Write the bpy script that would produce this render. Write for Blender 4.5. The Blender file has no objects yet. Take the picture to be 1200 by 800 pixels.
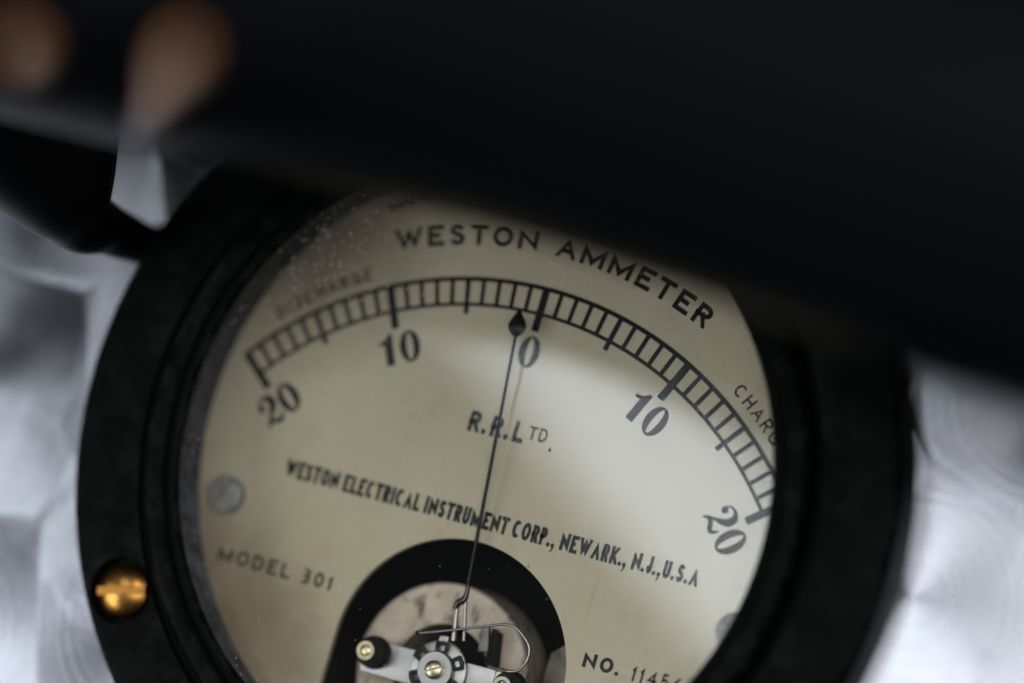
import bpy, bmesh, math, random
from mathutils import Vector, Matrix
rng = random.Random(301)
S = 0.001                                   # the script is written in millimetres
# Gauge frame (millimetres): origin at the centre of the scale arc on the dial face,
# x to the right, y towards the zero mark, z out of the dial. In the world y is up and z looks along -Y.
def W(x, y, z):
    return Vector((x * S, -z * S, y * S))
def Wd(x, y, z):
    return Vector((x, -z, y))

scn = bpy.context.scene
C = scn.collection

# ------------------------------------------------------------------ camera
CAM = (111.04, 11.78, 282.05)
RIGHT, DOWN, FWD = (0.89775, 0.28189, -0.33851), (0.23703, -0.95684, -0.16817), (-0.37130, 0.07073, -0.92581)
cd = bpy.data.cameras.new('camera')
cam = bpy.data.objects.new('camera', cd); C.objects.link(cam)
r, d, f = Wd(*RIGHT).normalized(), Wd(*DOWN).normalized(), Wd(*FWD).normalized()
m = Matrix((r, -d, -f)).transposed().to_4x4(); m.translation = W(*CAM)
cam.matrix_world = m
cd.sensor_width = 36; cd.lens = 105
cd.clip_start = 0.005; cd.clip_end = 20
cd.dof.use_dof = True
cd.dof.focus_distance = 0.2978
cd.dof.aperture_fstop = 6.2
cd.dof.aperture_blades = 0
scn.camera = cam

# ------------------------------------------------------------------ world and light
w = bpy.data.worlds.new('World'); scn.world = w; w.use_nodes = True
bg = w.node_tree.nodes['Background']
bg.inputs[0].default_value = (0.75, 0.87, 1.0, 1); bg.inputs[1].default_value = 0.022

def area(name, loc, target, sx, sy, radiance, col, roll=0.0):
    l = bpy.data.lights.new(name, 'AREA'); l.shape = 'RECTANGLE'; l.size = sx * S; l.size_y = sy * S
    l.energy = radiance * math.pi * (sx * S) * (sy * S); l.color = col
    o = bpy.data.objects.new(name, l); C.objects.link(o)
    z = (W(*loc) - W(*target)).normalized()
    up = Vector((0, 0, 1)); x = up.cross(z).normalized(); y = z.cross(x)
    mm = Matrix((x, y, z)).transposed().to_4x4() @ Matrix.Rotation(roll, 4, 'Z'); mm.translation = W(*loc)
    o.matrix_world = mm
    return o
# soft daylight window to the left of the gauge (mirrored in the cover glass), a second one further left
area('window_light', (-92, 47, 300), (-92, 47, 0), 190, 33, 7.0, (0.86, 0.93, 1.0), math.radians(-34))
area('wide_fill_light', (120, 90, 300), (120, 90, 0), 260, 260, 3.4, (0.96, 0.96, 1.0))  # added fill lamp out of view, brightens the dial and right of the panel
area('side_window_light', (-435, -195, 400), (-435, -195, 0), 370, 330, 5.0, (0.90, 0.94, 1.0))

v = scn.view_settings
v.view_transform = 'Standard'; v.look = 'None'; v.gamma = 1; v.exposure = 0; v.use_curve_mapping = False
scn.render.engine = 'CYCLES'

# ------------------------------------------------------------------ materials
class NT:
    def __init__(s, name):
        s.m = bpy.data.materials.new(name); s.m.use_nodes = True
        s.t = s.m.node_tree; s.t.nodes.clear()
        s.out = s.n('ShaderNodeOutputMaterial')
    def n(s, typ, **k):
        nd = s.t.nodes.new(typ)
        for a, b in k.items(): setattr(nd, a, b)
        return nd
    def set(s, sock, val):
        if hasattr(val, 'is_output') or isinstance(val, bpy.types.NodeSocket): s.t.links.new(val, sock)
        elif isinstance(val, (tuple, list)) and sock.type == 'RGBA' and len(val) == 3: sock.default_value = (*val, 1)
        else: sock.default_value = val
    def bsdf(s, **k):
        b = s.n('ShaderNodeBsdfPrincipled')
        for a, val in k.items(): s.set(b.inputs[a.replace('_', ' ')], val)
        return b
    def surf(s, b): s.t.links.new(b.outputs[0], s.out.inputs[0]); return s.m
    def coord(s): return s.n('ShaderNodeTexCoord').outputs['Object']
    def mapping(s, vec, scale=(1, 1, 1), loc=(0, 0, 0), rot=(0, 0, 0)):
        mp = s.n('ShaderNodeMapping'); s.t.links.new(vec, mp.inputs[0])
        mp.inputs['Scale'].default_value = scale; mp.inputs['Location'].default_value = loc; mp.inputs['Rotation'].default_value = rot
        return mp.outputs[0]
    def noise(s, vec, scale, detail=3, rough=.5, out='Fac'):
        nd = s.n('ShaderNodeTexNoise'); s.t.links.new(vec, nd.inputs['Vector'])
        nd.inputs['Scale'].default_value = scale; nd.inputs['Detail'].default_value = detail; nd.inputs['Roughness'].default_value = rough
        return nd.outputs[out]
    def vor(s, vec, scale, rand=1.0, out='Distance', feature='F1'):
        nd = s.n('ShaderNodeTexVoronoi', feature=feature); s.t.links.new(vec, nd.inputs['Vector'])
        nd.inputs['Scale'].default_value = scale; nd.inputs['Randomness'].default_value = rand
        return nd.outputs[out]
    def ramp(s, fac, *stops):
        nd = s.n('ShaderNodeValToRGB'); s.t.links.new(fac, nd.inputs[0]); e = nd.color_ramp.elements
        while len(e) < len(stops): e.new(.5)
        for i, (p, c) in enumerate(stops):
            e[i].position = p; e[i].color = (c, c, c, 1) if not isinstance(c, tuple) else (*c, 1)
        return nd.outputs[0]
    def mix(s, fac, a, b, mode='MIX'):
        nd = s.n('ShaderNodeMix', data_type='RGBA', blend_type=mode)
        s.set(nd.inputs[0], fac); s.set(nd.inputs[6], a); s.set(nd.inputs[7], b)
        return nd.outputs[2]
    def math(s, op, a, b=0.0, c=None):
        nd = s.n('ShaderNodeMath', operation=op); s.set(nd.inputs[0], a); s.set(nd.inputs[1], b)
        if c is not None: s.set(nd.inputs[2], c)
        return nd.outputs[0]
    def vmath(s, op, a, b=None, out=0):
        nd = s.n('ShaderNodeVectorMath', operation=op); s.set(nd.inputs[0], a)
        if b is not None: s.set(nd.inputs[1], b)
        return nd.outputs[out]
    def bump(s, h, strength=.3, dist=.0001):
        nd = s.n('ShaderNodeBump'); s.t.links.new(h, nd.inputs['Height'])
        nd.inputs['Strength'].default_value = strength; nd.inputs['Distance'].default_value = dist
        return nd.outputs[0]

def mat_dial():
    k = NT('aged_dial_lacquer'); c = k.coord()
    big = k.noise(c, 55, 4, .6)
    col = k.mix(k.ramp(big, (.3, 0.0), (.72, 1.0)), (.50, .435, .295), (.56, .50, .365))
    # brown foxing that creeps in from the lower left rim: a stain with a ragged outline of its own
    dist = k.vmath('DISTANCE', c, tuple(W(-23.5, -3.0, 0)), out='Value')
    rag = k.math('ADD', dist, k.math('MULTIPLY', k.math('SUBTRACT', k.noise(c, 140, 5, .65), .5), .009))
    st = k.ramp(rag, (.0, .85), (.0065, .62), (.0135, 0.0)); 
    col = k.mix(st, col, (.22, .155, .085))
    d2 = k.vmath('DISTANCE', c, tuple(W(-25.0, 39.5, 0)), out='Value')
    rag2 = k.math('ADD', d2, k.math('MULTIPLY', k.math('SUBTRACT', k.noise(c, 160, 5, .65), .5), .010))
    col = k.mix(k.ramp(rag2, (.0, .8), (.0065, .55), (.0150, 0.0)), col, (.15, .11, .075))  # brown stain, deepened to paint in the shade at the upper left
    d3 = k.vmath('DISTANCE', c, tuple(W(-31.0, 5.0, 0)), out='Value')
    rag3 = k.math('ADD', d3, k.math('MULTIPLY', k.math('SUBTRACT', k.noise(c, 120, 5, .65), .5), .007))
    col = k.mix(k.ramp(rag3, (.0, .6), (.004, .45), (.0075, 0.0)), col, (.25, .18, .11))
    # small dark specks and scuffs
    cells = k.math('ADD', k.vor(c, 330, 1.0), k.math('MULTIPLY', k.noise(c, 700, 3), .05))
    keep = k.math('GREATER_THAN', k.noise(c, 90, 2), .5)
    spots = k.math('MULTIPLY', k.math('LESS_THAN', cells, .068), keep)
    col = k.mix(k.math('MULTIPLY', spots, .75), col, (.10, .075, .05))
    fine = k.noise(c, 1400, 5, .75)
    col = k.mix(k.ramp(fine, (.50, 0.0), (.78, .35)), col, (.30, .25, .17))
    blot = k.noise(c, 170, 5, .7)
    col = k.mix(k.ramp(blot, (.54, 0.0), (.78, .40)), col, (.33, .26, .16))
    scr = k.noise(k.mapping(c, (700, 700, 26), rot=(0, .5, 0)), 1, 2, .5)
    col = k.mix(k.ramp(scr, (.70, 0.0), (.74, .18)), col, (.30, .26, .19))
    b = k.bsdf(Base_Color=col, Roughness=k.math('ADD', .03, k.math('MULTIPLY', k.noise(c, 260, 4, .6), .07)), Specular_IOR_Level=.5, Normal=k.bump(k.noise(c, 2600, 2), .02, .00004))
    return k.surf(b)

def mat_ink():
    k = NT('black_printing_ink'); c = k.coord()
    n = k.noise(c, 1500, 3, .7)
    col = k.mix(k.ramp(n, (.62, 0.0), (.72, 1.0)), (.006, .006, .006), (.022, .020, .017))
    return k.surf(k.bsdf(Base_Color=col, Roughness=.24, Specular_IOR_Level=.24))

def mat_bakelite(name, base=(.0018, .0026, .0023), rough=.42, dust=.010, spec=.04):
    k = NT(name); c = k.coord()
    n1 = k.noise(c, 60, 4, .6); n2 = k.noise(c, 900, 3, .7)
    sp = k.ramp(n2, (.58, 0.0), (.78, 1.0))
    col = k.mix(k.math('MULTIPLY', sp, dust * 8), base, (.018, .021, .022))
    if dust > .008:                                   # rubbed corners show paler than the faces
        pt = k.n('ShaderNodeNewGeometry').outputs['Pointiness']
        wear = k.math('MULTIPLY', k.ramp(pt, (.51, 0.0), (.60, 1.0)), k.ramp(k.noise(c, 260, 4, .7), (.45, 0.0), (.65, 1.0)))
        col = k.mix(k.math('MULTIPLY', wear, .6), col, (.055, .055, .05))
    rg = k.math('ADD', k.math('MULTIPLY', n1, .22), rough - .1)
    b = k.bsdf(Base_Color=col, Roughness=rg, Specular_IOR_Level=.5, IOR=1.0 + spec * 2.4, Normal=k.bump(n2, .12, .00004))
    return k.surf(b)

def mat_dusty_wall():
    k = NT('dusty_blue_black_rim'); c = k.coord()
    n = k.noise(c, 420, 5, .72); n2 = k.noise(c, 90, 3, .6)
    f = k.math('MULTIPLY', k.ramp(n, (.38, 0.0), (.68, 1.0)), k.ramp(n2, (.3, .35), (.7, 1.0)))
    dust_shade = k.ramp(k.math('MULTIPLY', k.vmath('DISTANCE', c, tuple(W(-30, 2, 3)), out='Value'), 20.0), (.22, 1.0), (.62, .12))  # dust fades away from the lower left, painting shade onto the upper rim
    col = k.mix(k.math('MULTIPLY', f, dust_shade), (.012, .015, .022), (.24, .265, .35))
    return k.surf(k.bsdf(Base_Color=col, Roughness=.6, Normal=k.bump(n, .5, .0002)))

def mat_metal(name, col, rough=.3, grain=900, var=.25, tarn=(.05, .04, .03), tarnf=.5, gscale=(1, 1, 1)):
    k = NT(name); c = k.coord(); g = k.mapping(c, gscale)
    n = k.noise(g, grain, 4, .65); n2 = k.noise(c, grain * .35, 3, .6)
    cc = k.mix(k.math('MULTIPLY', k.ramp(n2, (.5, 0.0), (.75, 1.0)), tarnf), col, tarn)
    b = k.bsdf(Base_Color=cc, Metallic=1.0, Roughness=k.math('ADD', k.math('MULTIPLY', n, var), rough - var * .4), Normal=k.bump(n, .15, .00005))
    return k.surf(b)

def mat_panel():
    # engine-turned aluminium: every spot is brushed in circles about its own centre, two passes overlapping
    k = NT('engine_turned_aluminium'); c = k.coord()
    sep = k.n('ShaderNodeSeparateXYZ'); k.t.links.new(c, sep.inputs[0])
    comb = k.n('ShaderNodeCombineXYZ'); k.t.links.new(sep.outputs[0], comb.inputs[0]); k.t.links.new(sep.outputs[2], comb.inputs[1])
    cloud = k.noise(c, 34, 4, .62); mott = k.noise(c, 110, 4, .65)
    base = k.mix(k.ramp(cloud, (.3, 0.0), (.7, 1.0)), (.30, .31, .34), (.42, .43, .46))
    base = k.mix(k.ramp(mott, (.52, 0.0), (.74, .45)), base, (.18, .185, .21))
    sh = []
    for sc, shift, an in ((36, (.012, -.0115, 0), .88), (58, (.37, .21, 0), .6)):
        mp = k.mapping(comb.outputs[0], loc=shift)
        nd = k.n('ShaderNodeTexVoronoi', voronoi_dimensions='2D', feature='SMOOTH_F1'); nd.inputs['Smoothness'].default_value = .18; k.t.links.new(mp, nd.inputs['Vector'])
        nd.inputs['Scale'].default_value = sc; nd.inputs['Randomness'].default_value = .6
        dv = k.vmath('SUBTRACT', mp, nd.outputs['Position'])
        s2 = k.n('ShaderNodeSeparateXYZ'); k.t.links.new(dv, s2.inputs[0])
        tn = k.n('ShaderNodeCombineXYZ')       # tangent of the circle in the panel plane
        k.t.links.new(k.math('MULTIPLY', s2.outputs[1], -1.0), tn.inputs[0]); k.t.links.new(s2.outputs[0], tn.inputs[2])
        tang = k.vmath('NORMALIZE', tn.outputs[0])
        rr = k.vmath('LENGTH', dv, out='Value')
        ring = k.n('ShaderNodeTexNoise', noise_dimensions='1D'); k.t.links.new(rr, ring.inputs['W'])
        ring.inputs['Scale'].default_value = 1500; ring.inputs['Detail'].default_value = 3
        bb = k.mix(k.math('MULTIPLY', ring.outputs['Fac'], .35), base, (.22, .225, .24))
        g = k.bsdf(Base_Color=bb, Metallic=1.0, Roughness=k.math('ADD', .17, k.math('MULTIPLY', cloud, .18)), Anisotropic=an, Tangent=tang,
                   Normal=k.bump(ring.outputs['Fac'], .12, .00006))
        sh.append(g)
    mx = k.n('ShaderNodeMixShader'); k.t.links.new(k.ramp(k.noise(c, 60, 2), (.45, .12), (.65, .6)), mx.inputs[0])
    k.t.links.new(sh[0].outputs[0], mx.inputs[1]); k.t.links.new(sh[1].outputs[0], mx.inputs[2])
    return k.surf(mx)

def mat_glass():
    # thin cover glass: straight-through light plus a Fresnel mirror, with dust lying on it
    k = NT('cover_glass'); c = k.coord()
    geo = k.n('ShaderNodeNewGeometry')
    cs = k.math('ABSOLUTE', k.vmath('DOT_PRODUCT', geo.outputs['Normal'], geo.outputs['Incoming'], 'Value'))
    fr = k.math('ADD', .008, k.math('MULTIPLY', k.math('POWER', k.math('SUBTRACT', 1.0, cs), 5.0), .96))   # thin coated cover glass
    tr = k.n('ShaderNodeBsdfTransparent'); tr.inputs[0].default_value = (.985, .99, .985, 1)
    gl = k.n('ShaderNodeBsdfGlossy'); gl.inputs['Roughness'].default_value = .012
    mx = k.n('ShaderNodeMixShader'); k.t.links.new(fr, mx.inputs[0]); k.t.links.new(tr.outputs[0], mx.inputs[1]); k.t.links.new(gl.outputs[0], mx.inputs[2])
    # dust: fine grains, thicker towards the rim at the upper left, and a faint film
    rim = k.vmath('DISTANCE', c, tuple(W(0, 19.5, 7)), out='Value')
    edge = k.ramp(k.math('MULTIPLY', rim, 30.0), (.55, 0.0), (.93, 1.0))
    patch = k.vmath('DISTANCE', c, tuple(W(-24, 39, 7)), out='Value')
    pt = k.ramp(k.math('MULTIPLY', patch, 30.0), (.10, 1.0), (.62, 0.0))
    dens = k.math('MAXIMUM', k.math('MULTIPLY', edge, .35), pt)
    thr = k.math('ADD', .08, k.math('MULTIPLY', dens, .12))
    v1 = k.vor(c, 1500, 1.0); keep = k.math('GREATER_THAN', k.noise(c, 420, 2), k.math('SUBTRACT', .60, k.math('MULTIPLY', dens, .16)))
    grains = k.math('MULTIPLY', k.math('LESS_THAN', v1, thr), keep)
    film = k.math('MULTIPLY', k.math('MULTIPLY', k.ramp(k.noise(c, 300, 5, .7), (.42, 0.0), (.75, 1.0)), dens), .03)
    fac = k.math('MINIMUM', k.math('ADD', k.math('MULTIPLY', grains, .4), k.math('ADD', film, .004)), .8)
    top = k.math('GREATER_THAN', k.vmath('DOT_PRODUCT', geo.outputs['True Normal'], (0, -1, 0), 'Value'), .5)
    df = k.n('ShaderNodeBsdfDiffuse'); df.inputs[0].default_value = (.62, .61, .58, 1)
    m2 = k.n('ShaderNodeMixShader'); k.t.links.new(k.math('MULTIPLY', fac, top), m2.inputs[0]); k.t.links.new(mx.outputs[0], m2.inputs[1]); k.t.links.new(df.outputs[0], m2.inputs[2])
    return k.surf(m2)

def mat_magnet():
    k = NT('cast_magnet_alloy'); c = k.coord()
    n = k.noise(c, 520, 5, .7); n2 = k.noise(k.mapping(c, (1, 1, .45), rot=(0, .3, 0)), 900, 3, .6)
    col = k.mix(k.ramp(n, (.35, 0.0), (.7, 1.0)), (.44, .35, .255), (.58, .49, .385))
    col = k.mix(k.ramp(n2, (.56, 0.0), (.68, .9)), col, (.10, .065, .04))
    return k.surf(k.bsdf(Base_Color=col, Metallic=.25, Roughness=.6, Normal=k.bump(n2, .4, .0002)))

def mat_wood():
    k = NT('varnished_brown_wood'); c = k.coord()
    n = k.noise(k.mapping(c, (1, 1, .2)), 900, 4, .6)
    col = k.mix(n, (.48, .17, .045), (.58, .27, .09))
    return k.surf(k.bsdf(Base_Color=col, Roughness=.4))

def pale_paint():
    k = NT('grey_white_screw_paint'); c = k.coord()
    col = k.mix(k.ramp(k.noise(c, 700, 4, .7), (.45, 0.0), (.7, 1.0)), (.27, .26, .225), (.12, .11, .09))
    return k.surf(k.bsdf(Base_Color=col, Roughness=.35, Normal=k.bump(k.noise(c, 900, 3), .2, .00008)))

M = dict(
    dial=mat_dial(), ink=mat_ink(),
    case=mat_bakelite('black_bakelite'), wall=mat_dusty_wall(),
    cavity=mat_bakelite('blackened_inside', (.006, .006, .006), .6, .0),
    boss=mat_bakelite('black_insulating_boss', (.012, .011, .010), .35, .03),
    rail=mat_bakelite('satin_black_rail', (.0030, .0035, .0043), .42, .002, .036),
    brass=mat_metal('tarnished_brass', (.46, .22, .05), .25, 420, .25, (.06, .026, .01), .9),
    nut=mat_metal('brassy_nut', (.62, .53, .36), .3, 1500, .2, (.2, .15, .09), .5),
    steel=mat_metal('brushed_nickel', (.39, .38, .355), .38, 1800, .2, (.30, .29, .27), .5, (1, 1, 1)),
    zinc=mat_metal('dull_screw_steel', (.20, .195, .18), .45, 900, .2, (.2, .19, .17), .4),
    blackmetal=mat_bakelite('blackened_metal', (.004, .004, .005), .3, .0, .13),
    pale=pale_paint(),
    solder=mat_metal('dark_solder', (.10, .085, .07), .35, 1500, .2),
    panel=mat_panel(), glass=mat_glass(), magnet=mat_magnet(), brown_blur=mat_wood())

# ------------------------------------------------------------------ mesh helpers (millimetre input, gauge frame)
def link(name, me, mat, parent=None, smooth=True):
    o = bpy.data.objects.new(name, me); C.objects.link(o)
    if mat is not None:
        me.materials.clear(); me.materials.append(mat)
    if smooth:
        for p in me.polygons: p.use_smooth = True
    if parent: o.parent = parent
    return o
def finish(bm, name, mat, parent=None, smooth=True, angle=35):
    bmesh.ops.recalc_face_normals(bm, faces=bm.faces[:])
    me = bpy.data.meshes.new(name); bm.to_mesh(me); bm.free()
    o = link(name, me, mat, parent, False)
    if smooth:
        me.polygons.foreach_set('use_smooth', [True] * len(me.polygons))
        me.set_sharp_from_angle(angle=math.radians(angle))
    return o
def mesh_from(name, verts, faces, mat, parent=None, smooth=True, angle=35):
    bm = bmesh.new(); vs = [bm.verts.new(W(*q)) for q in verts]
    for fc in faces:
        try: bm.faces.new([vs[i] for i in fc])
        except ValueError: pass
    return finish(bm, name, mat, parent, smooth, angle)
def lathe_data(prof, cx, cy, n=96, closed=True, ax=None):
    V, F = [], []
    k = len(prof)
    for i in range(n):
        a = 2 * math.pi * i / n
        for (rr, z) in prof: V.append((cx + rr * math.cos(a), cy + rr * math.sin(a), z))
    for i in range(n):
        j = (i + 1) % n
        for q in range(k if closed else k - 1):
            F.append((i * k + q, j * k + q, j * k + (q + 1) % k, i * k + (q + 1) % k))
    return V, F
def lathe(name, prof, cx, cy, mat, parent=None, n=96, closed=True, angle=35):
    V, F = lathe_data(prof, cx, cy, n, closed)
    bm = bmesh.new(); vs = [bm.verts.new(W(*q)) for q in V]
    for fc in F:
        try: bm.faces.new([vs[i] for i in fc])
        except ValueError: pass
    bmesh.ops.remove_doubles(bm, verts=bm.verts[:], dist=1e-7)
    bmesh.ops.dissolve_degenerate(bm, dist=1e-8, edges=bm.edges[:])
    return finish(bm, name, mat, parent, True, angle)
def prism(name, loops, z0, z1, mat, parent=None, bevel=0.0, angle=35):
    """flat shape from closed 2D loops (the first is the outline, the others holes), from z0 to z1"""
    cu = bpy.data.curves.new('tmp', 'CURVE'); cu.dimensions = '2D'; cu.fill_mode = 'BOTH'
    for lp in loops:
        sp = cu.splines.new('POLY'); sp.points.add(len(lp) - 1); sp.use_cyclic_u = True
        for p, (x, y) in zip(sp.points, lp): p.co = (x, y, 0, 1)
    cu.extrude = (z1 - z0) / 2
    if bevel: cu.bevel_depth = bevel; cu.bevel_resolution = 2; cu.extrude -= bevel; cu.offset = -bevel
    me = curve_mesh(cu)
    zc = (z0 + z1) / 2
    for vv in me.vertices: vv.co = W(vv.co.x, vv.co.y, vv.co.z + zc)
    bm = bmesh.new(); bm.from_mesh(me); bpy.data.meshes.remove(me)
    bmesh.ops.remove_doubles(bm, verts=bm.verts[:], dist=2e-7)
    return finish(bm, name, mat, parent, True, angle)
def curve_mesh(cu):
    o = bpy.data.objects.new('tmp', cu); C.objects.link(o)
    dg = bpy.context.evaluated_depsgraph_get(); dg.update()
    me = bpy.data.meshes.new_from_object(o.evaluated_get(dg))
    bpy.data.objects.remove(o); bpy.data.curves.remove(cu)
    return me
def circle(cx, cy, rr, n=64, a0=0.0, a1=2 * math.pi):
    full = abs(a1 - a0 - 2 * math.pi) < 1e-6
    return [(cx + rr * math.cos(a0 + (a1 - a0) * i / (n if full else n - 1)), cy + rr * math.sin(a0 + (a1 - a0) * i / (n if full else n - 1))) for i in range(n)]
def tube(name, pts, radii, mat, parent=None, seg=12, smooth_n=0, caps=True):
    P = [Vector(p) for p in pts]; Rr = list(radii) if hasattr(radii, '__len__') else [radii] * len(P)
    if smooth_n:
        Q, RR = [], []
        for i in range(len(P) - 1):
            p0, p1, p2, p3 = P[max(i - 1, 0)], P[i], P[i + 1], P[min(i + 2, len(P) - 1)]
            for s in range(smooth_n):
                t = s / smooth_n
                Q.append(.5 * ((2 * p1) + (p2 - p0) * t + (2 * p0 - 5 * p1 + 4 * p2 - p3) * t * t + (3 * p1 - p0 - 3 * p2 + p3) * t ** 3))
                RR.append(Rr[i] * (1 - t) + Rr[i + 1] * t)
        Q.append(P[-1]); RR.append(Rr[-1]); P, Rr = Q, RR
    V, F = [], []
    ref = Vector((0, 0, 1)); t0 = (P[1] - P[0]).normalized()
    if abs(t0.dot(ref)) > .9: ref = Vector((0, 1, 0))
    nrm = (ref - t0 * ref.dot(t0)).normalized()
    for i, p in enumerate(P):
        t = ((P[min(i + 1, len(P) - 1)] - P[max(i - 1, 0)])).normalized()
        nrm = (nrm - t * nrm.dot(t)).normalized(); b = t.cross(nrm)
        for s in range(seg):
            a = 2 * math.pi * s / seg
            V.append(tuple(p + (nrm * math.cos(a) + b * math.sin(a)) * Rr[i]))
    for i in range(len(P) - 1):
        for s in range(seg):
            F.append((i * seg + s, i * seg + (s + 1) % seg, (i + 1) * seg + (s + 1) % seg, (i + 1) * seg + s))
    if caps: F += [tuple(range(seg)), tuple(range((len(P) - 1) * seg, len(P) * seg))]
    return mesh_from(name, V, F, mat, parent, True, 50)
def empty(name, loc=(0, 0, 0), parent=None):
    o = bpy.data.objects.new(name, None); C.objects.link(o); o.location = W(*loc); o.empty_display_size = .01
    if parent: o.parent = parent
    return o
def tag(o, label, cat=None, kind=None):
    o['label'] = label
    if cat: o['category'] = cat
    if kind: o['kind'] = kind
    return o

# ------------------------------------------------------------------ lettering (stroke-built sans capitals)
def arcp(cx, cy, rx, ry, a0, a1, n=16):
    return [(cx + rx * math.cos(math.radians(a0 + (a1 - a0) * i / n)), cy + ry * math.sin(math.radians(a0 + (a1 - a0) * i / n))) for i in range(n + 1)]
def spl(pts, n=5):
    P = [Vector(p) for p in pts]; Q = []
    for i in range(len(P) - 1):
        p0, p1, p2, p3 = P[max(i - 1, 0)], P[i], P[i + 1], P[min(i + 2, len(P) - 1)]
        for q in range(n):
            t = q / n
            Q.append(tuple(.5 * ((2 * p1) + (p2 - p0) * t + (2 * p0 - 5 * p1 + 4 * p2 - p3) * t * t + (3 * p1 - p0 - 3 * p2 + p3) * t ** 3)))
    return Q + [tuple(P[-1])]
BOWL = [(0, 0), (0, 1), (.5, 1)] + arcp(.5, .745, .5, .255, 85, -85, 12) + [(.5, .49), (0, .49)]
SS = spl([(.93, .80), (.78, .95), (.5, 1.0), (.18, .94), (.04, .76), (.15, .60), (.5, .51), (.86, .41), (.97, .24), (.83, .05), (.5, 0), (.2, .05), (.03, .22)])
# letter: (width, [(polyline, closed, square ends)])
GL = {
 'A': (.82, [([(0, 0), (.5, 1), (1, 0)], 0, 1), ([(.2, .32), (.8, .32)], 0, 0)]),
 'C': (.78, [(arcp(.52, .5, .52, .5, 48, 312, 26), 0, 0)]),
 'D': (.78, [([(0, 0), (0, 1), (.4, 1)] + arcp(.4, .5, .6, .5, 86, -86, 18) + [(.4, 0)], 1, 0)]),
 'E': (.68, [([(1, 1), (0, 1), (0, 0), (1, 0)], 0, 1), ([(0, .52), (.92, .52)], 0, 0)]),
 'F': (.64, [([(1, 1), (0, 1), (0, 0)], 0, 1), ([(0, .5), (.88, .5)], 0, 0)]),
 'G': (.84, [(arcp(.5, .5, .5, .5, 48, 338, 26), 0, 0), ([(.55, .46), (1, .46), (1, .08)], 0, 1)]),
 'H': (.74, [([(0, 0), (0, 1)], 0, 1), ([(1, 0), (1, 1)], 0, 1), ([(0, .52), (1, .52)], 0, 0)]),
 'I': (0, [([(0, 0), (0, 1)], 0, 1)]),
 'J': (.5, [([(1, 1), (1, .3)] + arcp(.5, .3, .5, .3, -10, -165, 10), 0, 1)]),
 'K': (.74, [([(0, 0), (0, 1)], 0, 1), ([(.96, 1), (0, .34)], 0, 1), ([(.33, .56), (1, 0)], 0, 1)]),
 'L': (.62, [([(0, 1), (0, 0), (1, 0)], 0, 1)]),
 'M': (1.02, [([(0, 0), (0, 1), (.5, .1), (1, 1), (1, 0)], 0, 1)]),
 'N': (.84, [([(0, 0), (0, 1), (1, 0), (1, 1)], 0, 1)]),
 'O': (.86, [(arcp(.5, .5, .5, .5, 0, 348.75, 31), 1, 0)]),
 'P': (.64, [(BOWL, 0, 1)]),
 'R': (.68, [(BOWL, 0, 1), ([(.48, .49), (.98, 0)], 0, 1)]),
 'S': (.66, [(SS, 0, 0)]),
 'T': (.70, [([(0, 1), (1, 1)], 0, 1), ([(.5, 1), (.5, 0)], 0, 1)]),
 'U': (.72, [([(0, 1), (0, .32)] + arcp(.5, .32, .5, .32, 190, 350, 14) + [(1, .32), (1, 1)], 0, 1)]),
 'W': (1.16, [([(0, 1), (.25, 0), (.5, .95), (.75, 0), (1, 1)], 0, 1)]),
 '0': (.66, [(arcp(.5, .5, .5, .5, 0, 348.75, 31), 1, 0)]),
 '1': (.30, [([(-.1, .78), (.7, 1), (.7, 0)], 0, 1)]),
 '3': (.60, [(spl([(.05, 1), (.5, 1), (.9, .92), (.92, .68), (.7, .54), (.42, .52), (.75, .48), (.98, .28), (.85, .06), (.45, 0), (.03, .1)]), 0, 0)]),
 '4': (.68, [([(.76, 0), (.76, 1), (0, .3), (1, .3)], 0, 1)]),
 '5': (.60, [([(.92, 1), (.16, 1)] + spl([(.1, .53), (.45, .62), (.86, .52), (.98, .3), (.82, .06), (.45, 0), (.03, .1)]), 0, 0)]),
 '6': (.64, [(spl([(.82, 1), (.42, .82), (.1, .5), (.02, .28), (.2, .04), (.5, 0), (.85, .08), (.98, .3), (.82, .52), (.5, .58), (.2, .5), (.04, .3)]), 0, 0)]),
}
Z_INK = 0.025
def offset_poly(pts, t, closed, square):
    """the two sides of a polyline of half width t, mitred"""
    P = [Vector(p) for p in pts]
    if square and not closed:
        P[0] = P[0] + (P[0] - P[1]).normalized() * t * 1.3; P[-1] = P[-1] + (P[-1] - P[-2]).normalized() * t * 1.3
    n = len(P); L, Rr = [], []
    for i, p in enumerate(P):
        a_ = P[i - 1] if (i > 0 or closed) else None; b_ = P[(i + 1) % n] if (i < n - 1 or closed) else None
        d0 = (p - a_).normalized() if a_ is not None else (b_ - p).normalized()
        d1 = (b_ - p).normalized() if b_ is not None else d0
        n0, n1 = Vector((-d0.y, d0.x)), Vector((-d1.y, d1.x)); mm_ = n0 + n1
        if mm_.length < 1e-4: mm_ = n0
        mm_.normalize(); k = t / max(.16, mm_.dot(n0))
        L.append(p + mm_ * k); Rr.append(p - mm_ * k)
    return L, Rr
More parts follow.
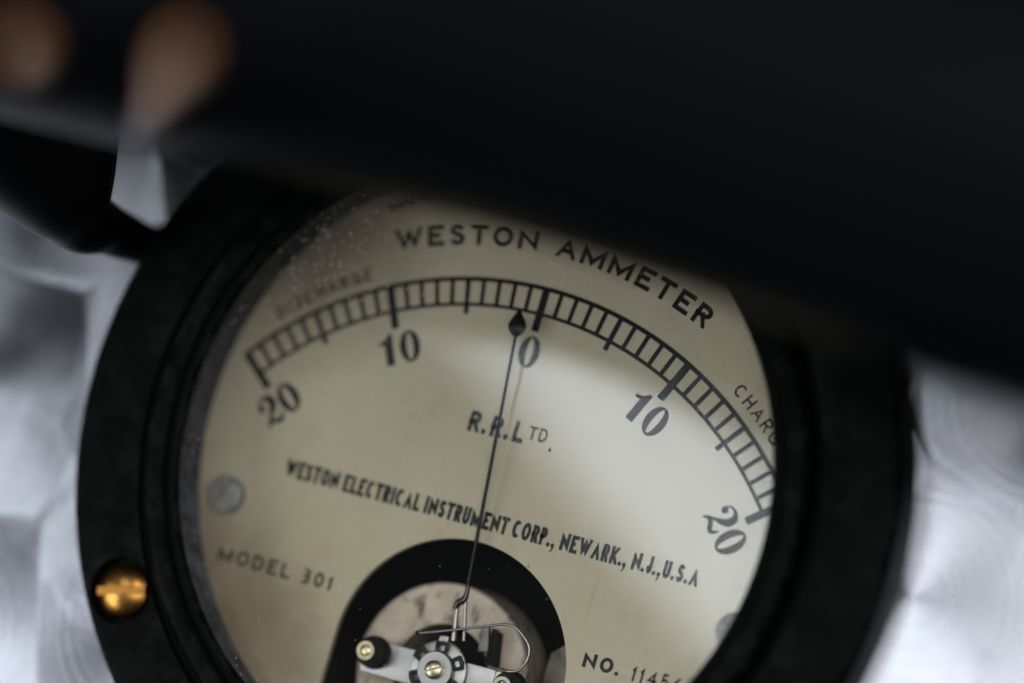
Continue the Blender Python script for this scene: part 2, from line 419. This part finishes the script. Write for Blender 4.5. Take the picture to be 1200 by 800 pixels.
def glyph(ch, wscale, t):
    """strips [(left, right, closed)] in cap heights, and the advance width"""
    if ch in '.,':
        sq = 2.3 * t; hh = [(0, .5), (.1, .8), (.3, .96), (.5, 1), (.7, .96), (.9, .8), (1, .5)]
        st = [([Vector((u * sq, v_ * sq)) for u, v_ in hh], [Vector((u * sq, (1 - v_) * sq)) for u, v_ in hh], False)]
        if ch == ',': st.append(([Vector((sq * .45, 0)), Vector((sq * .1, -sq * .95))], [Vector((sq, 0)), Vector((sq * .42, -sq * .95))], False))
        return st, sq
    wd, lines = GL[ch]; wd = max(wd * wscale, 2 * t); st = []
    for pts, closed, square in lines:
        c = [(t + u * (wd - 2 * t), t + v_ * (1 - 2 * t)) for u, v_ in pts]
        L, Rr = offset_poly(c, t, closed, square)
        for q in L + Rr: q.y = min(1.0, max(0.0, q.y))
        st.append((L, Rr, closed))
    return st, wd
def layout(text, wscale, t, gap, space):
    x, res = 0.0, []
    for ch in text:
        if ch == ' ': x += space - gap; continue
        st, wd = glyph(ch, wscale, t)
        if ch in '.,' and x > 0: x -= gap * .35
        res.append((st, x, wd)); x += wd + gap
    return res, x - gap
def add_strips(bm, st, fn, z):
    for q, (L, Rr, closed) in enumerate(st):
        lv = [bm.verts.new(W(*fn(p.x, p.y), z + .003 * q)) for p in L]; rv = [bm.verts.new(W(*fn(p.x, p.y), z + .003 * q)) for p in Rr]
        n = len(lv)
        for i in range(n if closed else n - 1):
            j = (i + 1) % n
            try: bm.faces.new((lv[i], lv[j], rv[j], rv[i]))
            except ValueError: pass
def flat_print(bm, name, parent):
    for fc in bm.faces:
        fc.normal_update()
        if fc.normal.y > 0: fc.normal_flip()
    me = bpy.data.meshes.new(name); bm.to_mesh(me); bm.free()
    return link(name, me, M['ink'], parent, False)
def straight(name, text, x0, x1, y0, y1, h, parent, t=.08, wscale=1.0, gap=.2, space=.5, z=Z_INK):
    res, tot = layout(text, wscale, t, gap, space); sx = (x1 - x0) / tot
    bm = bmesh.new()
    for st, off_, wd in res:
        fn = lambda x, y, off_=off_: (x0 + (x + off_) * sx, y0 + (y1 - y0) * (x + off_) / tot + y * h)
        add_strips(bm, st, fn, z)
    return flat_print(bm, name, parent)
def arced(name, text, a0, a1, rad, h, parent, t=.08, wscale=1.0, gap=.3, space=.6, cx=0.0, cy=0.0, z=Z_INK):
    res, tot = layout(text, wscale, t, gap, space)
    k = math.radians(a1 - a0) / tot                      # radians per cap height of advance
    bm = bmesh.new()
    for st, off_, wd in res:
        mid = off_ + wd / 2; a = math.radians(a0) + k * mid
        def fn(x, y, off_=off_, a=a, mid=mid):
            u = (x + off_ - mid) * h; q = rad + y * h
            return (cx + q * math.sin(a) + u * math.cos(a), cy + q * math.cos(a) - u * math.sin(a))
        add_strips(bm, st, fn, z)
    return flat_print(bm, name, parent)

# ------------------------------------------------------------------ the setting: engine-turned panel
CY = 19.5                                           # centre of the round case, straight above the arc centre
PANEL_Z = 1.5
def rounded_rect(x0, x1, y0, y1, rr, n=8):
    pts = []
    for cx, cy, a in ((x1 - rr, y1 - rr, 0), (x0 + rr, y1 - rr, 90), (x0 + rr, y0 + rr, 180), (x1 - rr, y0 + rr, 270)):
        for i in range(n + 1):
            t = math.radians(a + 90 * i / n); pts.append((cx + rr * math.cos(t), cy + rr * math.sin(t)))
    return pts
panel = prism('instrument_panel', [rounded_rect(-170, 170, -120, 160, 8), circle(0, CY, 36.5, 96)], PANEL_Z - 2, PANEL_Z, M['panel'])
tag(panel, 'bright engine-turned aluminium panel behind the ammeter', None, 'structure')

# ------------------------------------------------------------------ the ammeter
am = empty('ammeter', (0, CY, PANEL_Z))
tag(am, 'round black panel ammeter with cream dial and thin black pointer', 'ammeter')
off = -W(0, CY, PANEL_Z)
def P_(o):                                            # children are modelled in the gauge frame
    o.parent = am; o.matrix_parent_inverse = Matrix.Translation(off); return o

FZ = 7.4                                              # flange face
prof = [(43.75, PANEL_Z + .02), (43.75, FZ - .9), (43.6, FZ - .35), (43.25, FZ - .08), (42.7, FZ), (36.6, FZ), (36.25, FZ - .1), (36.0, FZ - .55), (35.6, FZ - .6),
        (35.35, FZ - .1), (35.1, FZ + .7), (34.6, FZ + 1.15), (33.9, FZ + 1.3), (33.1, FZ + 1.25), (32.7, FZ + 1.0), (32.5, FZ + .72), (32.2, FZ + .7), (31.75, FZ + .62), (31.5, FZ + .35), (31.45, FZ + .0),
        (31.6, FZ - .25), (32.9, FZ - .3), (33.3, FZ - .35), (33.4, -1.2), (33.4, -17), (0.001, -17), (0.001, -19), (35.6, -19), (36.0, -18.6), (36.0, PANEL_Z + .02)]
case = P_(lathe('case', prof, 0, CY, M['case'], n=160, angle=28))
def cut(o, cutter):
    md = o.modifiers.new('cut', 'BOOLEAN'); md.operation = 'DIFFERENCE'; md.object = cutter; md.solver = 'EXACT'
    dg = bpy.context.evaluated_depsgraph_get(); dg.update()
    me = bpy.data.meshes.new_from_object(o.evaluated_get(dg)); o.modifiers.clear(); o.data = me
    me.polygons.foreach_set('use_smooth', [True] * len(me.polygons)); me.set_sharp_from_angle(angle=math.radians(28))
    bpy.data.objects.remove(cutter)
SX, SY = -33.0, -2.3
cut(case, lathe('tmp', [(0.001, FZ - 1.5), (3.35, FZ - 1.5), (3.4, FZ - .2), (3.65, FZ + .5), (3.65, FZ + 1), (0.001, FZ + 1)], SX, SY, None, n=48, closed=False))
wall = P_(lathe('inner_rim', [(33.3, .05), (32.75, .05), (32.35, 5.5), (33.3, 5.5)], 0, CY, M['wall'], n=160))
glass = P_(lathe('cover_glass', [(0.001, 5.6), (33.2, 5.6), (33.2, 7.0), (0.001, 7.0)], 0, CY, M['glass'], n=96, closed=False))
glass.data.set_sharp_from_angle(angle=.3)

# dial plate with an arched opening for the movement
ox, oy, orad = 1.0, 0.1, 12.75
opening = circle(ox, oy, orad, 48, 0, math.pi) + [(ox - orad, -9.0), (ox + orad, -9.0)]
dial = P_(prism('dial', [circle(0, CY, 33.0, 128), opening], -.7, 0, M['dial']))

# scale: two arcs, 41 division marks
RO, RI, RM, RL, HALF = 39.4, 36.75, 35.75, 34.9, 50.7
def arc_band(name, ra, rb, a0, a1, z, n=120):
    bm = bmesh.new(); prev = None
    for i in range(n + 1):
        a = math.radians(a0 + (a1 - a0) * i / n)
        cur = [bm.verts.new(W(q * math.sin(a), q * math.cos(a), z)) for q in (ra, rb)]
        if prev: bm.faces.new((prev[0], prev[1], cur[1], cur[0]))
        prev = cur
    return flat_print(bm, name, dial)
arc_band('scale_arc', RO - .235, RO + .235, -HALF - .45, HALF + .45, Z_INK)
arc_band('scale_arc', RI - .19, RI + .19, -HALF - .45, HALF + .45, Z_INK)
tick_me = {}
for i in range(-20, 21):
    kind = 'long' if i % 10 == 0 else ('mid' if i % 5 == 0 else 'short')
    if kind not in tick_me:
        hw = .41 if kind == 'long' else .235 if kind == 'short' else .27
        lo = {'long': RL, 'mid': RM, 'short': RI}[kind]
        me = bpy.data.meshes.new('tick'); z = Z_INK + .012
        me.from_pydata([W(-hw, lo, z), W(hw, lo, z), W(hw, RO, z), W(-hw, RO, z)], [], [(0, 1, 2, 3)])
        me.materials.append(M['ink']); tick_me[kind] = me
    o = bpy.data.objects.new('tick', tick_me[kind]); C.objects.link(o); o.parent = dial
    o.rotation_euler = (0, math.radians(i / 20 * HALF), 0)

# fat-face numerals, drawn as outlines
def ell(cx, cy, a, b, n=40): return [(cx + a * math.cos(2 * math.pi * i / n), cy + b * math.sin(2 * math.pi * i / n)) for i in range(n)]
def g_zero(cx): return [[ell(cx, 0, 1.13, 1.68), ell(cx, 0, .36, 1.42)]]
def g_one(cx): return [[[(cx - .42, -1.66), (cx + .46, -1.66), (cx + .46, 1.68), (cx + .1, 1.68), (cx - .25, 1.22), (cx - .62, 1.0), (cx - 1.05, .92), (cx - 1.05, .55), (cx - .42, .62)]]]
def stroke(pts, wd, n=10):
    P = [Vector(p) for p in pts]; Q, Wd_ = [], []
    for i in range(len(P) - 1):
        p0, p1, p2, p3 = P[max(i - 1, 0)], P[i], P[i + 1], P[min(i + 2, len(P) - 1)]
        for s in range(n):
            t = s / n
            Q.append(.5 * ((2 * p1) + (p2 - p0) * t + (2 * p0 - 5 * p1 + 4 * p2 - p3) * t * t + (3 * p1 - p0 - 3 * p2 + p3) * t ** 3)); Wd_.append(wd[i] * (1 - t) + wd[i + 1] * t)
    Q.append(P[-1]); Wd_.append(wd[-1])
    L, Rg = [], []
    for i, q in enumerate(Q):
        t = (Q[min(i + 1, len(Q) - 1)] - Q[max(i - 1, 0)]).normalized(); nn = Vector((-t.y, t.x))
        L.append(tuple(q + nn * Wd_[i])); Rg.append(tuple(q - nn * Wd_[i]))
    return L + Rg[::-1]
def g_two(cx):
    A = lambda pts: [(cx + x, y) for x, y in pts]
    body = stroke(A([(-.95, .72), (-.72, 1.38), (-.05, 1.6), (.55, 1.25), (.66, .62), (.3, .0), (-.35, -.62), (-.92, -1.3)]), [.06, .10, .16, .38, .42, .33, .15, .07])
    base = stroke(A([(-1.0, -1.62), (-.72, -1.12), (-.2, -1.08), (.35, -1.42), (.72, -1.42), (.95, -1.0), (1.0, -.62)]), [.05, .22, .26, .26, .24, .13, .05])
    return [[body], [ell(cx - .68, .72, .38, .38, 20)], [base]]
def numeral(shapes, amp, cx, cy, label):
    th = math.radians(amp / 20 * HALF)
    bm = bmesh.new()
    for q, loops in enumerate(shapes):
        cu = bpy.data.curves.new('tmp', 'CURVE'); cu.dimensions = '2D'; cu.fill_mode = 'BOTH'
        for lp in loops:
            sp = cu.splines.new('POLY'); sp.points.add(len(lp) - 1); sp.use_cyclic_u = True
            for p, (x, y) in zip(sp.points, lp): p.co = (x, y, 0, 1)
        me = curve_mesh(cu)
        vs = [bm.verts.new(W(cx + vv.co.x * math.cos(th) + vv.co.y * math.sin(th), cy - vv.co.x * math.sin(th) + vv.co.y * math.cos(th), Z_INK + .004 * q)) for vv in me.vertices]
        for p in me.polygons: bm.faces.new([vs[i] for i in p.vertices])
        bpy.data.meshes.remove(me)
    o = flat_print(bm, 'numeral', dial); o['label'] = label
numeral(g_two(-1.25) + g_zero(1.22), -20, -25.2, 20.75, 'printed 20 at the discharge end of the scale')
numeral(g_one(-1.3) + g_zero(1.02), -10, -13.75, 29.75, 'printed 10 on the discharge side')
numeral(g_zero(0), 0, 0.05, 32.75, 'printed 0 beside the pointer tip')
numeral(g_one(-1.3) + g_zero(1.02), 10, 14.2, 29.7, 'printed 10 on the charge side')
numeral(g_two(-1.25) + g_zero(1.22), 20, 25.3, 20.7, 'printed 20 at the charge end of the scale')

# words
arced('title_lettering', 'WESTON AMMETER', -23.6, 23.5, 42.95, 2.25, dial, .108, 1.14, .38, 1.15)
arced('discharge_lettering', 'DISCHARGE', -43.6, -27.9, 40.55, 1.32, dial, .09, 1.0, .42, .5)
arced('charge_lettering', 'CHARGE', 32.9, 44.4, 40.55, 1.38, dial, .082, 1.0, .45, .5)
arced('rim_lettering', 'MANUF', -38.5, -28.5, 30.4, 1.35, dial, .085, 1.0, .3, .5, cx=0, cy=CY)
straight('maker_lettering', 'WESTON ELECTRICAL INSTRUMENT CORP., NEWARK., N.J.,U.S.A', -22.4, 24.0, 13.75, 14.6, 1.82, dial, .110, .70, .10, .34)
straight('model_lettering', 'MODEL 301', -27.0, -13.6, 3.4, 3.75, 1.55, dial, .09, 1.0, .32, .85)
straight('number_lettering', 'NO.', 14.85, 18.75, 3.88, 4.0, 1.52, dial, .115, 1.0, .26, .4)
straight('number_lettering', '11456', 20.1, 25.3, 3.95, 4.05, 1.6, dial, .082, .95, .3, .4)
straight('company_lettering', 'R.R.L', -4.1, 2.0, 23.35, 23.55, 2.2, dial, .118, .98, .24, .4)
straight('company_lettering', 'TD', 2.55, 4.55, 24.15, 24.25, 1.42, dial, .088, .95, .22, .4)
straight('company_lettering', '.', 5.0, 5.36, 23.5, 23.5, 2.0, dial, .085, 1.0, .2, .4)

# slotted screws
def slotted_head(name, cx, cy, z0, rad, h, slot_w, slot_d, ang, mat, parent, dome=.35, n=40):
    """a turned head with a real slot cut through it"""
    bm = bmesh.new()
    ca, sa = math.cos(ang), math.sin(ang)
    segs = 14
    # two half heads left and right of the slot, and the slot floor between them
    def height(u, v_):
        q = min(1.0, math.hypot(u, v_) / rad); return z0 + h - dome * (1 - math.sqrt(max(0, 1 - (q * .92) ** 2)))
    def put(u, v_, z): return bm.verts.new(W(cx + u * ca - v_ * sa, cy + u * sa + v_ * ca, z))
    for sgn in (1, -1):
        rows = []
        for i in range(segs + 1):
            vv = slot_w / 2 + (rad * .999 - slot_w / 2) * (1 - math.cos(math.pi / 2 * i / segs)) ** .9
            half = math.sqrt(max(0, rad * rad - vv * vv))
            rows.append([put(-half + 2 * half * j / segs, sgn * vv, height(-half + 2 * half * j / segs, vv)) for j in range(segs + 1)])
        for i in range(segs):
            for j in range(segs):
                try: bm.faces.new((rows[i][j], rows[i][j + 1], rows[i + 1][j + 1], rows[i + 1][j]))
                except ValueError: pass
        lowz = z0 + h - slot_d
        low = [put(-math.sqrt(rad * rad - slot_w ** 2 / 4) + 2 * math.sqrt(rad * rad - slot_w ** 2 / 4) * j / segs, sgn * slot_w / 2, lowz) for j in range(segs + 1)]
        for j in range(segs): bm.faces.new((rows[0][j], rows[0][j + 1], low[j + 1], low[j]))
        # the cylindrical side
        a0 = math.asin(slot_w / 2 / rad)
        up, dn = [], []
        for j in range(25):
            a = a0 + (math.pi - 2 * a0) * j / 24
            u, vv = rad * math.cos(a), rad * math.sin(a)
            up.append(put(u, sgn * vv, height(u, vv))); dn.append(put(u * 1.01, sgn * vv * 1.01, z0))
        for j in range(24): bm.faces.new((up[j], up[j + 1], dn[j + 1], dn[j]))
        if sgn == 1: first = low
        else:
            for j in range(segs): bm.faces.new((first[j], first[j + 1], low[j + 1], low[j]))
    bmesh.ops.remove_doubles(bm, verts=bm.verts[:], dist=4e-7)
    return finish(bm, name, mat, parent, True, 40)

screw = P_(slotted_head('mounting_screw', SX, SY, FZ - 1.48, 2.75, 1.75, .85, .55, math.radians(16), M['brass'], None, 1.45))
screw['label'] = 'domed slotted brass screw in the black flange'
for sx, sy, an in ((-27.9, 10.2, 1.2), (29.3, 11.4, .4)):
    P_(slotted_head('dial_screw', sx, sy, .0, 1.95, 1.3, .5, .4, an, M['pale'], None, .45))

# ------------------------------------------------------------------ the movement under the opening
mag = P_(lathe('magnet', [(5.2, -3.6), (9.2, -3.6), (9.4, -3.8), (9.4, -10), (5.2, -10)], -.75, -1.2, M['magnet'], n=80))
core = P_(lathe('core', [(0.001, -6.2), (4.3, -6.2), (4.3, -10), (0.001, -10)], -.75, -1.2, M['cavity'], n=48, closed=False))
P_(prism('pole_piece', [[(9.3, -8), (13.2, -8), (13.2, 3.2), (11.6, 6.2), (9.6, 4.2)]], -9.0, -4.6, M['solder'], bevel=.25))
HX, HY = .28, -.73
ang = math.radians(5.0); ca, sa = math.cos(ang), math.sin(ang)
def br(u, v_): return (HX + u * ca - v_ * sa, HY + u * sa + v_ * ca)
bridge = P_(prism('bridge', [[br(-8.6, -1.6), br(-8.9, 0), br(-8.2, 1.75), br(-3.2, 1.55), br(0, 1.5), br(5.6, 1.25), br(5.9, 1.2), br(5.9, -1.2), br(0, -1.9), br(-3, -2.0)]], -1.15, -.55, M['steel'], bevel=.07))
tab = P_(prism('brass_tab', [[br(5.95, -.9), br(5.95, 1.15), br(7.0, 1.15), br(7.1, -.9)]], -1.1, -.45, M['nut'], bevel=.06))
for u, v_, nm in ((-7.3, .45, M['nut']), (7.9, -.2, M['steel'])):
    x, y = br(u, v_)
    P_(lathe('boss', [(0.001, .9), (1.2, .9), (1.5, .75), (1.66, .35), (1.72, -.3), (1.72, -.52), (0.001, -.52)], x, y, M['boss'], n=40, closed=False))
    P_(lathe('nut', [(.55, 1.35), (.62, 1.5), (.95, 1.5), (1.05, 1.38), (1.05, .88), (.5, .88)], x - .3, y, nm, n=32))
    P_(slotted_head('nut_screw', x - .3, y, .9, .5, .48, .14, .15, 1.9, M['nut'], None, .2))
hub = P_(lathe('hub_plate', [(0.001, .1), (2.75, .1), (3.0, .0), (3.05, -.2), (3.05, -.5), (0.001, -.5)], HX, HY, M['steel'], n=64, closed=False))
P_(prism('hub_lug', [[br(-.55, 2.9), br(.45, 2.95), br(.42, 3.55), br(-.52, 3.5)]], -.4, .05, M['steel'], bevel=.05))
for k in range(6):
    a = math.radians(92 - 60 * k)
    def pol(rr, da, a=a): return (HX + rr * math.cos(a + da), HY + rr * math.sin(a + da))
    outer = [pol(1.75, .33), pol(2.3, .30), pol(2.95, .25), pol(3.02, 0), pol(2.95, -.25), pol(2.3, -.30), pol(1.75, -.33)]
    inner = [pol(2.05, .16), pol(2.62, .13), pol(2.62, -.13), pol(2.05, -.16)]
    P_(prism('spring_clip', [outer, inner], .12, .62, M['blackmetal'], bevel=.04))
P_(lathe('washer', [(0.001, .95), (1.82, .95), (1.95, .82), (1.95, .1), (0.001, .1)], HX, HY, M['steel'], n=56, closed=False))
P_(slotted_head('pivot_screw', HX, HY, .95, .95, .62, .22, .3, math.radians(30), M['nut'], None, .45))

# pointer: needle, spade tip, forked tail and the hair wire beside it
tip, sh, b0 = Vector((-1.48, 36.6, 2.0)), Vector((-1.05, 33.75, 2.0)), Vector((1.12, 8.0, .7))
pointer = P_(tube('pointer', [tuple(sh + (tip - sh) * .1), tuple(b0)], [.17, .2], M['blackmetal'], None, 12))
dirv = (tip - sh).normalized(); side = Vector((dirv.y, -dirv.x, 0))
V, F = [], []
prof2 = [(-.02, .16), (.1, .6), (.25, .9), (.36, .98), (.5, .92), (.68, .62), (.85, .3), (1.0, .03)]
L = (tip - sh).length
for t, hw in prof2:
    q = sh + dirv * L * t
    V += [tuple(q - side * hw), tuple(q + Vector((0, 0, .34 * hw + .04))), tuple(q + side * hw), tuple(q - Vector((0, 0, .12)))]
for i in range(len(prof2) - 1):
    for j in range(4): F.append((i * 4 + j, i * 4 + (j + 1) % 4, (i + 1) * 4 + (j + 1) % 4, (i + 1) * 4 + j))
F += [(0, 1, 2, 3), tuple(range(len(V) - 4, len(V)))]
sp = mesh_from('spade_tip', V, F, M['blackmetal'], pointer, True, 25)
fork = tube('fork_leg', [(1.2, 2.6, .5), (.95, 4.2, .6), (.62, 5.85, .65)], [.3, .27, .24], M['steel'], pointer, 8)
tube('fork_leg', [(2.2, 2.9, .3), (1.8, 4.6, .4), (1.32, 6.7, .6)], [.17, .17, .2], M['steel'], pointer, 8)
tube('solder_joint', [(.5, 5.7, .65), (.62, 6.35, .7), (1.05, 6.75, .72), (1.2, 7.3, .7), (1.14, 8.3, .7)], [.28, .36, .36, .28, .2], M['solder'], pointer, 10, 4)

HZ = 1.2
tube('hair_wire', [(-2.55, 2.35, HZ), (-1.9, 2.5, HZ), (1.56, 3.82, HZ), (5.6, 5.45, HZ), (6.3, 5.7, HZ), (7.1, 5.75, HZ), (8.0, 5.45, HZ), (9.35, 4.35, HZ), (9.6, 3.0, HZ), (9.05, 1.75, HZ), (8.1, 1.35, HZ), (7.0, 1.3, HZ - .6)],
     [.18, .13, .13, .13, .13, .13, .13, .13, .13, .14, .17, .17], M['steel'], pointer, 8, 6)
tube('wire_bead', [(-2.75, 2.28, HZ), (-2.5, 2.37, HZ), (-2.2, 2.47, HZ)], [.12, .24, .12], M['blackmetal'], pointer, 10, 3)
P_(prism('index_tab', [[(3.1, 2.2), (2.75, 4.7), (3.5, 5.0), (4.15, 2.5)]], -2.5, -1.9, M['zinc'], bevel=.05))
P_(prism('index_post', [[(4.0, 1.2), (3.8, 4.9), (4.6, 4.6), (5.3, 1.2)]], -4.0, -2.2, M['boss'], bevel=.08))

# ------------------------------------------------------------------ black rail in the foreground
def rail_axis(x):
    tab = [(-200, 36.0), (-60, 36.4), (-20, 37.2), (-4, 38.0), (8, 38.3), (22, 37.9), (48, 35.9), (83, 32.4), (160, 25.4)]
    for (x0, y0), (x1, y1) in zip(tab, tab[1:]):
        if x <= x1: return y0 + (y1 - y0) * (x - x0) / (x1 - x0) + 20.6
    return tab[-1][1] + 20.6
pts = [(x, rail_axis(x), 57.5) for x in range(150, -171, -10)]
rail = tube('curved_rail', [(152.5, rail_axis(152), 57.5)] + pts + [(-173, rail_axis(-172), 57.5), (-175, rail_axis(-174), 57.5)], [16] + [21] * len(pts) + [18.5, 13], M['rail'], None, 48, 3)
tag(rail, 'thick satin black rail curving across in front of the dial top, out of focus', 'rail')
post = tube('rail_post', [(-44.5, 33.0, PANEL_Z), (-44.5, 33.0, 5), (-44.5, 33.0, 12), (-44.5, 33.4, 19), (-44.8, 39.5, 31), (-45.5, 48.0, 45), (-46, 54, 57)], [2.2, 2.3, 2.7, 3.9, 9.2, 13, 14], M['rail'], None, 28, 6)
tag(post, 'tapered black post standing out of the metal panel left of the ammeter', 'post')
def blur_stick(a, b, rad, label):  # made-up object standing in for an unidentified brown blur
    """a made-up tapering brown stick on a black collar let into the rail"""
    A, B = Vector(a), Vector(b); d_ = (B - A).normalized()
    prof = [(.06, .75), (.12, .62), (.3, .72), (.55, .9), (.78, 1.0), (.9, .9), (.97, .6), (1.0, .12)]
    root = empty('brown_blur_stick', a); tag(root, label, 'blur_stick')
    g = tube('stick_body', [tuple(A + (B - A) * t) for t, q in prof], [rad * q for t, q in prof], M['brown_blur'], None, 24, 4)
    st = tube('collar', [tuple(A - d_ * 3), tuple(A + (B - A) * .05), tuple(A + (B - A) * .1)], [rad * 1.1, rad * 1.1, rad * .9], M['blackmetal'], None, 16)
    for o in (g, st):
        o.parent = root; o.matrix_parent_inverse = Matrix.Translation(-W(*a))
blur_stick((-10.1, 37.9, 70.2), (16.6, 37.8, 114.5), 1.25, 'slim brown stick made up for the brown blur below the rail, nearer the ammeter')
blur_stick((-19.4, 39.4, 74), (9.0, 34.3, 121.6), 1.3, 'slim brown stick made up for the brown blur below the rail at the far upper left')
